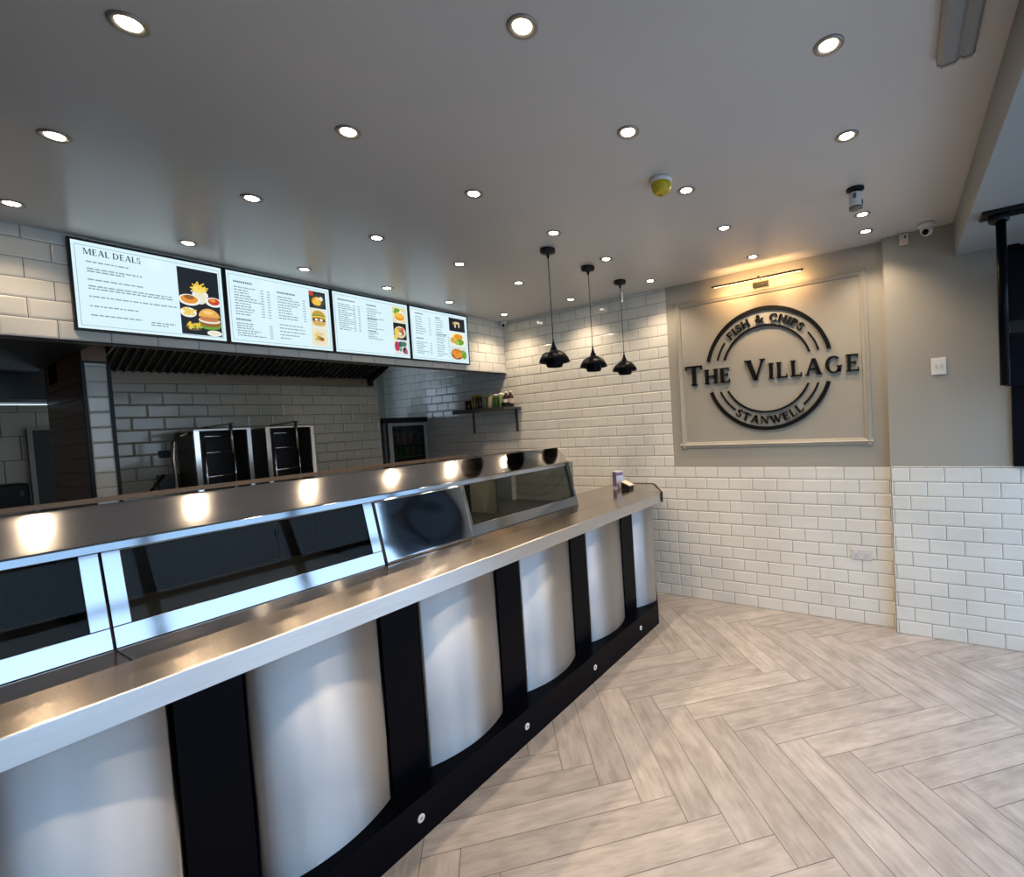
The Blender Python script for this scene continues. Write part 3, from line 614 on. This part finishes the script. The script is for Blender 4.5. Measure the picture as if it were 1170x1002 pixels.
# hood fascia sloping back, flat top
m = MB(); m.prism([(Y_T - .004, 1.398), (-1.602, 1.508), (-1.594, 1.512), (-1.50, 1.512), (-1.50, 1.49), (-1.60, 1.49), (Y_T + .016, 1.40)], R_, xj[0], xj[4]); m.build('hood', noise_mod(mat('hood_steel', (.50, .49, .49), .06, 1, aniso=.4), (3, 40, 40), .96, 1.03, .055, .08), dc, bevel=.003)
# interior: deck, dividers, rear
MB().box(-5.9, EX - .004, -1.752, -1.16, TZ + .002, TZ + .02).build('deck', DARKM, dc)
for q0, q1 in ((-2.83, -2.80), (-2.275, -2.25), (-3.735, -3.712)): MB().box(q0, q1, -1.655, -1.16, TZ + .02, 1.38).build('divider', DARK, dc)
for q0, q1, q2 in ((-5.9, -3.735, 1.40), (-3.64, -3.02, 1.30), (-3.0, -2.83, 1.40), (-2.25, -1.75, 1.34)): MB().box(q0, q1, -1.20, -1.19, TZ + .02, q2).build('rear_door', DARK, dc)
for q0, q1 in ((-3.70, -2.84), (-2.24, -1.24)): MB().box(q0, q1, -1.60, -1.57, 1.352, 1.372).build('heating_bar', STEELK, dc)
MB().box(EX - .008, EX - .002, -1.735, -1.16, TZ + .02, 1.40).build('end_glass', GLASS, dc)
MB().hexa([(EX - .004, Y_B, TZ + .002), (EX, Y_B, TZ + .002), (EX, -1.71, TZ + .002), (EX - .004, -1.71, TZ + .002), (EX - .004, Y_T, 1.40), (EX, Y_T, 1.40), (EX, -1.65, 1.40), (EX - .004, -1.65, 1.40)]).build('end_post', CHROME, dc)
MB().box(-1.75, -1.73, -1.45, -1.16, TZ + .02, 1.40).build('inner_panel', flat((.30, .30, .24), .5), dc)

# frying range carcass behind the display
rg = thing('frying_range', 'low steel frying range top running behind the display cabinet', 'range', (-2.6, -.9, 0))
MB().box(-5.9, -1.25, -1.135, -.62, 0, 1.44).build('body', STEELK, rg)
MB().box(-5.9, -1.25, -.66, -.62, 1.44, 1.47).build('rear_upstand', flat((.15, .11, .08), .35, .6), rg)

# ------------------------------------------------------------ small things on the worktop end
cb = thing('card_box', 'small purple and white printed card box standing on the counter end', 'box', (-.45, -1.68, TZ))
MB().hexa([(-.475, -1.665, TZ), (-.405, -1.70, TZ), (-.375, -1.645, TZ), (-.445, -1.61, TZ), (-.475, -1.665, TZ + .155), (-.405, -1.70, TZ + .155), (-.375, -1.645, TZ + .155), (-.445, -1.61, TZ + .155)]).build('carton', flat((.62, .60, .66), .5), cb)
MB().hexa([(-.477, -1.667, TZ + .02), (-.4752, -1.668, TZ + .02), (-.4452, -1.61, TZ + .02), (-.448, -1.61, TZ + .02), (-.477, -1.667, TZ + .15), (-.4752, -1.668, TZ + .15), (-.4452, -1.61, TZ + .15), (-.448, -1.61, TZ + .15)]).build('side_print', flat((.17, .12, .22), .5), cb)
def onfront(u0, u1, z0, z1, o_):
    A, B = Vector((-.475, -1.665)), Vector((-.405, -1.70)); nrm = Vector((-.45, -.9)) * o_
    p0, p1 = A.lerp(B, u0) + nrm, A.lerp(B, u1) + nrm; q0, q1 = A.lerp(B, u0), A.lerp(B, u1)
    return [(*p0, z0), (*p1, z0), (*q1, z0), (*q0, z0), (*p0, z1), (*p1, z1), (*q1, z1), (*q0, z1)]
MB().hexa(onfront(.05, .95, TZ + .12, TZ + .145, .002)).hexa(onfront(.1, .3, TZ + .01, TZ + .05, .002)).build('front_print', flat((.16, .12, .24), .5), cb)
MB().hexa(onfront(.30, .9, TZ + .06, TZ + .11, .002)).build('front_panel_print', flat((.50, .58, .80), .5), cb)
cr = thing('card_reader', 'small black card terminal with a pale angled top beside the printed box', 'card reader', (-.445, -1.765, TZ))
MB().prism([(-1.80, TZ), (-1.72, TZ), (-1.72, TZ + .062), (-1.80, TZ + .028)], R_, -.49, -.40).build('base', BLACKM, cr, bevel=.004)
MB().prism([(-1.805, TZ + .030), (-1.72, TZ + .066), (-1.72, TZ + .072), (-1.805, TZ + .036)], R_, -.485, -.405).build('top_card', flat((.72, .62, .52), .5), cr)

# ------------------------------------------------------------ extraction hood over the fryers
hd = thing('extraction_hood', 'wide stainless extraction hood with dark slatted filters over the fryers', 'hood', (-2.05, 1.2, 2.2))
GX0, GX1 = -3.10, -.86
MB().hexa([(GX0, 1.34, 2.205), (GX1, 1.34, 2.250), (GX1, KY - .01, 2.250), (GX0, KY - .01, 2.205), (GX0, 1.34, 2.302), (GX1, 1.34, 2.330), (GX1, KY - .01, 2.330), (GX0, KY - .01, 2.302)]).build('gutter', flat((.22, .17, .125), .4, .6), hd)
z_a, z_b, y_a, y_b = 2.304, 2.60, 1.33, .62
MB().hexa([(GX0, y_b, z_b), (GX1, y_b, z_b), (GX1, y_a, z_a + .03), (GX0, y_a, z_a), (GX0, y_b, z_b + .02), (GX1, y_b, z_b + .02), (GX1, y_a + .02, z_a + .05), (GX0, y_a + .02, z_a + .03)]).build('filter_bank', DARK, hd)
nsl = 40
for k in range(nsl):
    x = GX0 + .10 + (GX1 - GX0 - .16) * k / (nsl - 1); q = .03 * (x - GX0) / (GX1 - GX0); wd = .022
    MB().hexa([(x, y_b, z_b - .022), (x + wd, y_b, z_b - .012), (x + wd, y_a, z_a - .002 + q), (x, y_a, z_a - .016 + q), (x, y_b, z_b + .002), (x + wd, y_b, z_b + .002), (x + wd, y_a, z_a + .010 + q), (x, y_a, z_a + .010 + q)]).build('filter_slat', flat((.20, .18, .15), .35, .8), hd)
MB().prism([(y_b, z_b), (y_a, z_a), (y_a, 2.25), (.30, 2.42), (.30, z_b)], R_, GX0 - .008, GX0).build('end_panel', STEELK, hd)
MB().prism([(y_b, z_b), (y_a, z_a), (y_a, 2.25), (KY - .01, 2.25), (KY - .01, z_b)], R_, GX1, GX1 + .07).build('end_panel', BLACKM, hd)

# ------------------------------------------------------------ two open steel fryer cabinets against the back wall
def open_cabinet(x0, x1, label):
    r = thing('steel_cabinet', label, 'cabinet', (x0, 1.0, 0), 'open steel cabinets on the back wall')
    zt = 1.802; y0, y1 = 1.0, KY - .02
    MB().box(x0, x1, y0 + .03, y1, 0, 1.02).build('base', STEELK, r)
    MB().box(x0, x0 + .035, y0, y0 + .03, 1.02, zt).build('front_post', CHROME, r)
    MB().box(x1 - .03, x1, y0, y0 + .03, 1.02, zt).build('front_post', CHROME, r)
    MB().box(x0, x1, y0, y1, zt, zt + .012).build('top', STEELK, r)
    MB().box(x0 + .004, x0 + .012, y0 + .03, y1, 1.02, zt).box(x1 - .012, x1 - .004, y0 + .03, y1, 1.02, zt).build('side_panel', flat((.16, .15, .13), .5, .5), r)
    MB().box(x0 + .012, x1 - .012, y1 - .012, y1, 1.02, zt).build('back_panel', DARK, r)
    bk = MB(); bk.tube([(x0 + .07, y0 + .02, 1.05), (x0 + .07, y0 + .02, 1.755)], .009); bk.tube([(x1 - .09, y0 + .12, 1.05), (x1 - .09, y0 + .12, 1.755)], .007)
    for z in (1.10, 1.42, 1.62, 1.755): bk.tube([(x0 + .07, y0 + .02, z), (x1 - .09, y0 + .12, z)], .006 if z != 1.42 else .009)
    bk.build('rack_frame', CHROME, r)
    MB().hexa([(x0 + .09, y0 - .02, zt + .022), (x0 + .27, y0 - .02, zt + .048), (x0 + .27, y0 + .12, zt + .048), (x0 + .09, y0 + .12, zt + .022), (x0 + .09, y0 - .02, zt + .034), (x0 + .27, y0 - .02, zt + .060), (x0 + .27, y0 + .12, zt + .060), (x0 + .09, y0 + .12, zt + .034)]).build('raised_lid', flat((.05, .04, .035), .4, .5), r)
    MB().tube([(x0 + .25, y0 - .015, 1.60), (x0 + .25, y0 - .015, zt + .06)], .010).build('lid_stay', STEELK, r)
open_cabinet(-2.595, -2.195, 'open fronted steel cabinet with wire rack on the kitchen back wall, left one')
open_cabinet(-2.08, -1.665, 'open fronted steel cabinet with wire rack on the kitchen back wall, right one')
pp = thing('water_pipe', 'bent steel pipe rising left of the open steel cabinets', 'pipe', (-2.72, 1.2, 0))
MB().tube([(-2.72, 1.02, .9), (-2.73, 1.02, 1.60), (-2.725, 1.02, 1.72), (-2.70, 1.02, 1.77), (-2.62, 1.05, 1.79), (-2.60, 1.06, 1.79)], .013).build('riser', STEELK, pp)
MB().box(-2.71, -2.63, 1.36, 1.385, 1.60, 1.66).build('bracket', BLACKM, pp)
MB().box(-2.74, -2.60, 1.34, 1.385, 1.05, 1.46).build('back_plate', flat((.03, .03, .035), .4), pp)
us = MB().tube([(-2.925, .955, 1.32), (-2.80, 1.0, 1.475)], .011).build('utensil_handle', BLACKM); tag(us, 'thin black utensil handle leaning up behind the counter near the partition', 'handle')
kb = MB().box(-3.10, KX1 - .05, .88, .99, 0, 1.30).build('kitchen_worktop', STEELK); tag(kb, 'low steel kitchen worktop under the two open cabinets', 'worktop')

# ------------------------------------------------------------ drinks fridge in the opening
fx0, fx1, fy, fz = -.672, -.075, 1.36, 1.872
fg = thing('drinks_fridge', 'upright glass door drinks fridge with black header in the back corner', 'fridge', ((fx0 + fx1) / 2, fy + .3, 0))
MB().box(fx0, fx0 + .03, fy + .02, fy + .55, 0, fz).box(fx1 - .03, fx1, fy + .02, fy + .55, 0, fz).box(fx0, fx1, fy + .5, fy + .55, 0, fz).box(fx0, fx1, fy + .02, fy + .55, 0, .5).box(fx0, fx1, fy + .02, fy + .55, fz - .06, fz).build('body', flat((.10, .10, .10), .5), fg)
MB().box(fx0 - .01, fx1 + .01, fy - .01, fy + .03, fz - .055, fz + .006).build('header', BLACKM, fg)
dr = MB().box(fx0 + .045, fx0 + .10, fy, fy + .02, .5, fz - .06).box(fx1 - .045, fx1, fy, fy + .02, .5, fz - .06).box(fx0 + .10, fx1 - .045, fy, fy + .02, fz - .095, fz - .06).box(fx0 + .10, fx1 - .045, fy, fy + .02, .5, .56).build('door', flat((.38, .38, .37), .4, .6), fg)
MB().box(fx0 + .10, fx1 - .045, fy + .008, fy + .012, .56, fz - .095).build('glass_pane', GLASSD, dr)
for z in (1.22, 1.39, 1.555): MB().box(fx0 + .03, fx1 - .03, fy + .04, fy + .48, z - .008, z).build('wire_shelf', flat((.45, .45, .43), .4), fg)
def can(x, z, col, lab, grp):
    o = MB().lathe([(.026, 0), (.033, .006), (.033, .105), (.027, .118)], (x, fy + .09, z), 20).build('drink_can', flat(col, .3, .2)); return tag(o, lab, 'drink can', grp)
def bottle_(name, x, y, z, h, r, col, label, cat, capcol, labcol=None, group=None):
    t_ = thing(name, label, cat, (x, y, z), group)
    MB().lathe([(r * .9, 0), (r, .006), (r, h * .62), (r * .82, h * .72), (r * .36, h * .82), (r * .34, h * .92)], (x, y, z), 20).build('body', flat(col, .15), t_)
    MB().lathe([(r * .42, h * .90), (r * .42, h)], (x, y, z), 14).build('cap', flat(capcol, .4), t_)
    if labcol: MB().lathe([(r * 1.02, h * .22), (r * 1.02, h * .52)], (x, y, z), 20, cap=False).build('paper_label', flat(labcol, .6), t_)
    return t_
for k in range(4): can(-.53 + .082 * k, 1.556, (.45, .03, .02), 'red drink can, %s of four on the upper fridge shelf' % ['leftmost', 'second from left', 'third from left', 'rightmost'][k], 'red cans in the fridge')
for k in range(2): can(-.205 + .062 * k, 1.556, (.05, .05, .05) if k == 0 else (.20, .20, .21), ['black drink can right of the red cans in the fridge', 'grey drink can at the right end of the upper fridge shelf'][k], 'dark cans in the fridge')
for k in range(3): can(-.51 + .085 * k, 1.391, (.02, .22, .06), 'green drink can, %s of three on the lower fridge shelf' % ['leftmost', 'middle one', 'rightmost'][k], 'green cans in the fridge')
for k in range(2): can(-.245 + .09 * k, 1.391, (.22, .20, .16), 'tan drink can, %s one on the lower fridge shelf' % ['left', 'right'][k], 'tan cans in the fridge')

# ------------------------------------------------------------ wall shelf with bottles
shf = thing('wall_shelf', 'grey steel wall shelf holding sauces near the fridge', 'shelf', (0, .24, 1.9))
GS = flat((.10, .10, .09), .45, .5)
MB().box(-.28, -.009, -.20, .62, 1.885, 1.905).box(-.285, -.278, -.20, .62, 1.868, 1.912).build('board', GS, shf)
for y in (.56, -.13): MB().box(-.02, -.009, y - .012, y + .012, 1.63, 1.885).box(-.25, -.02, y - .010, y + .010, 1.875, 1.885).build('bracket', GS, shf)
zs = 1.906
def jar(y, h, r, col, lid, label, x=-.14):
    t_ = thing('sauce_jar', label, 'jar', (x, y, zs), 'sauces on the wall shelf')
    MB().lathe([(r * .9, 0), (r, .008), (r, h * .78), (r * .8, h * .86)], (x, y, zs), 20).build('body', flat(col, .15), t_)
    MB().lathe([(r * .82, h * .84), (r * .82, h)], (x, y, zs), 18).build('lid', flat(lid, .4), t_)
    return t_
jar(.50, .135, .042, (.05, .015, .012), (.45, .38, .36), 'dark red sauce jar at the left end of the wall shelf')
jar(.395, .17, .036, (.22, .15, .02), (.40, .30, .03), 'tall mustard coloured jar, second from the left on the shelf')
jar(.31, .17, .036, (.03, .02, .012), (.35, .27, .04), 'dark brown jar with a yellowish lid, third on the shelf')
jar(.225, .16, .036, (.32, .27, .14), (.40, .36, .22), 'pale amber jar, fourth from the left on the shelf')
jar(.14, .155, .036, (.36, .32, .20), (.45, .42, .30), 'cream coloured jar left of the green one on the shelf')
jar(.05, .16, .040, (.03, .08, .02), (.75, .75, .70), 'green jar with a white lid on the wall shelf')
jar(-.035, .165, .034, (.20, .26, .12), (.8, .8, .75), 'pale green jar with a white lid beside the dark bottles')
bottle_('sauce_bottle', -.14, -.105, zs, .175, .036, (.02, .008, .008), 'dark bottle with a white label, left of the two sauce bottles', 'bottle', (.8, .8, .75), (.75, .75, .75), 'sauces on the wall shelf')
bottle_('sauce_bottle', -.14, -.17, zs, .18, .034, (.035, .008, .008), 'dark bottle with a pink label at the right end of the shelf', 'bottle', (.85, .80, .70), (.60, .38, .36), 'sauces on the wall shelf')
o = MB().box(-.26, -.16, -.192, -.142, zs, zs + .05).build('dark_packet', BLACKM); tag(o, 'small dark packet on the right front corner of the wall shelf', 'packet')

# ------------------------------------------------------------ far-left kitchen glimpses
hh = thing('kitchen_canopy', 'dark canopy with a bright steel lower edge in the far left kitchen', 'hood', (-3.9, 2.1, 2.1))
MB().box(-5.6, -3.06, 2.05, 2.55, 2.13, 2.55).build('body', flat((.012, .02, .028), .3), hh)
MB().tube([(-5.6, 2.03, 2.085), (-3.06, 2.03, 2.100)], .016).build('edge_rail', CHROME, hh)
MB().box(-5.6, -3.26, .20, 2.0, 2.335, 2.58).build('front_shroud', DARK, hh)
dk = thing('doorway_panel', 'dark narrow doorway beside the brown partition in the far left kitchen', 'doorway', (-3.25, 2.55, 0))
MB().box(-3.215, -3.02, 2.54, 2.578, 0, 1.90).build('opening', flat((.02, .02, .025), .6), dk)
MB().box(-3.245, -3.215, 2.53, 2.578, 0, 1.92).box(-3.215, -3.02, 2.53, 2.578, 1.90, 1.92).build('frame', flat((.25, .24, .20), .5), dk)
be = thing('black_equipment', 'low black box shaped appliance at the far left of the kitchen', 'appliance', (-3.8, 1.5, 0))
MB().box(-4.6, -3.41, 1.45, 1.75, 0, 1.49).build('body', BLACKM, be, bevel=.01)
MB().box(-4.6, -3.56, 1.60, 1.75, 1.50, 1.56).build('top_tray', flat((.10, .12, .11), .4, .5), be)
MB().box(-3.46, -3.44, 1.44, 1.452, 1.40, 1.44).build('control_knob', flat((.05, .05, .05), .4), be)

# ------------------------------------------------------------ ceiling fittings
al = thing('smoke_alarm', 'round smoke alarm under a yellow cover on the ceiling', 'smoke alarm', (-1.872, -2.851, H))
c_ = (-1.872, -2.851, H)
MB().lathe([(.056, .0), (.056, -.016), (.050, -.022)], c_, 36).build('base', WHITE, al)
MB().lathe([(.050, -.020), (.049, -.040), (.044, -.058), (.034, -.070), (.030, -.071)], c_, 36).build('cover', noise_mod(mat('yellow_cover', (.62, .46, .01), .4), (60, 60, 60), .8, 1.1), al)
MB().lathe([(.012, -.069), (.012, -.075)], (c_[0] + .01, c_[1] + .01, H), 14).build('test_button', flat((.38, .26, .01), .5), al)
pr = thing('motion_sensor', 'white cylindrical sensor on a black base hanging from the ceiling', 'sensor', (-1.098, -3.66, H))
c_ = (-1.098, -3.66, H)
MB().lathe([(.045, 0), (.045, -.010), (.022, -.016)], c_, 28).build('base', BLACKM, pr)
MB().lathe([(.014, -.012), (.014, -.03)], c_, 16).build('neck', flat((.12, .12, .12), .4), pr)
MB().lathe([(.030, -.024), (.032, -.030), (.032, -.100), (.030, -.104)], c_, 28).build('body', WHITE, pr)
MB().box(c_[0] - .034, c_[0] - .028, c_[1] - .006, c_[1] + .010, H - .06, H - .035).box(c_[0] - .012, c_[0] - .002, c_[1] - .036, c_[1] - .030, H - .095, H - .07).build('marking', flat((.12, .12, .13), .5), pr)
MB().lathe([(.034, -.100), (.033, -.112), (.018, -.116)], c_, 24).build('lens_ring', flat((.20, .19, .17), .4, .4), pr)
def cctv(x, y, z, s, label, d):
    r = thing('security_camera', label, 'security camera', (x, y, z), 'dome security cameras')
    MB().lathe([(.048 * s, 0), (.048 * s, -.022 * s), (.036 * s, -.028 * s)], (x, y, z), 28).build('base', WHITE, r)
    mb = MB(); n_ = 16; R0 = .038 * s; cz = z - .045 * s
    mb.lathe([(R0 * math.sin(PI * k / n_ + .001), cz + R0 * math.cos(PI * k / n_)) for k in range(n_ + 1)], (x, y, 0), 24, cap=False); mb.build('ball', WHITE, r)
    d = Vector(d).normalized(); mb = MB(); mb.lathe([(.019 * s, R0 - .010 * s), (.019 * s, R0 + .001), (.012 * s, R0 + .003)], (0, 0, 0), 20)
    rot = Vector((0, 0, 1)).rotation_difference(d).to_matrix()
    bmesh.ops.rotate(mb.bm, verts=mb.bm.verts, matrix=rot, cent=(0, 0, 0)); bmesh.ops.translate(mb.bm, verts=mb.bm.verts, vec=(x, y, cz)); mb.build('lens', BLACKG, r)
cctv(-.055, -.055, H, .8, 'small white dome security camera in the corner beside the menu screens', (-.7, -.6, -.5))
cctv(-.20, -4.02, H, 1.0, 'white dome security camera on the ceiling right of the sign bay', (-.85, .25, -.55))
ps = thing('alarm_detector', 'small cream alarm detector high on the wall beside the dome camera', 'detector', (-.085, -3.89, 2.78))
MB().box(-.112, -.0795, -3.917, -3.863, 2.795, 2.872).build('case', flat((.62, .56, .46), .4), ps, bevel=.006)
MB().box(-.1145, -.111, -3.905, -3.893, 2.835, 2.855).build('window', flat((.08, .06, .05), .4), ps)
MB().box(-.1135, -.111, -3.905, -3.875, 2.802, 2.822).build('lens', flat((.70, .50, .36), .4), ps)
sk = thing('light_switch', 'white double switch plate on the painted pilaster wall', 'switch', (-.08, -4.065, 1.93))
MB().box(-.088, -.0795, -4.110, -4.024, 1.872, 1.988).build('plate', WHITE, sk, bevel=.003)
for y in (-4.052, -4.084): MB().box(-.093, -.0875, y - .006, y + .006, 1.917, 1.94).build('rocker', flat((.55, .54, .52), .4), sk)
so_ = thing('wall_socket', 'white double socket on the tiled dado below the sign', 'socket', (0, -3.543, .545))
MB().box(-.016, -.0068, -3.613, -3.473, .505, .585).build('plate', flat((.62, .60, .60), .4), so_, bevel=.003)
for y in (-3.585, -3.507): MB().box(-.0185, -.0155, y - .010, y + .010, .556, .572).build('rocker', flat((.70, .68, .68), .4), so_)
for y in (-3.575, -3.51):
    MB().box(-.0168, -.0155, y - .010, y - .006, .522, .530).box(-.0168, -.0155, y + .006, y + .010, .522, .530).box(-.0168, -.0155, y - .002, y + .002, .536, .545).build('pin_hole', flat((.1, .1, .1), .5), so_)
# fluorescent fitting, top right
fl = thing('strip_light_fitting', 'unlit grey plastic strip light fitting on the ceiling at top right', 'light fitting', (-2.6, -4.03, H))
prf = [(-3.975, H), (-3.978, H - .03), (-3.990, H - .040), (-4.030, H - .040), (-4.042, H - .028), (-4.055, H - .036), (-4.075, H - .036), (-4.085, H - .025), (-4.088, H)]
MB().prism(prf, R_, -3.3, -2.045).build('diffuser', mat('grey_diffuser', (.26, .26, .27), .25), fl, bevel=.004)
MB().prism([(a, b_ - (.002 if b_ < H else 0)) for a, b_ in prf], R_, -2.048, -2.035).build('end_cap', flat((.25, .25, .25), .4), fl)
# ------------------------------------------------------------ hanging television
tv = thing('hanging_television', 'black television on a ceiling pole mount at the right edge', 'television', (-.86, -4.34, SZ))
MB().box(-.92, -.80, -4.50, -4.225, SZ - .02, SZ).build('ceiling_plate', BLACKM, tv, bevel=.004)
MB().lathe([(.045, SZ - .02), (.045, SZ - .05), (.03, SZ - .06)], (-.86, -4.30, 0), 24).build('collar', BLACKM, tv)
MB().lathe([(.022, SZ - .05), (.022, 1.75)], (-.88, -4.305, 0), 24).build('pole', BLACKG, tv)
MB().box(-.60, -.55, -4.95 + .1, -4.345, 1.75, 2.50).build('panel', BLACKG, tv)
MB().box(-.88, -.60, -4.40, -4.33, 2.02, 2.08).build('arm', BLACKM, tv)
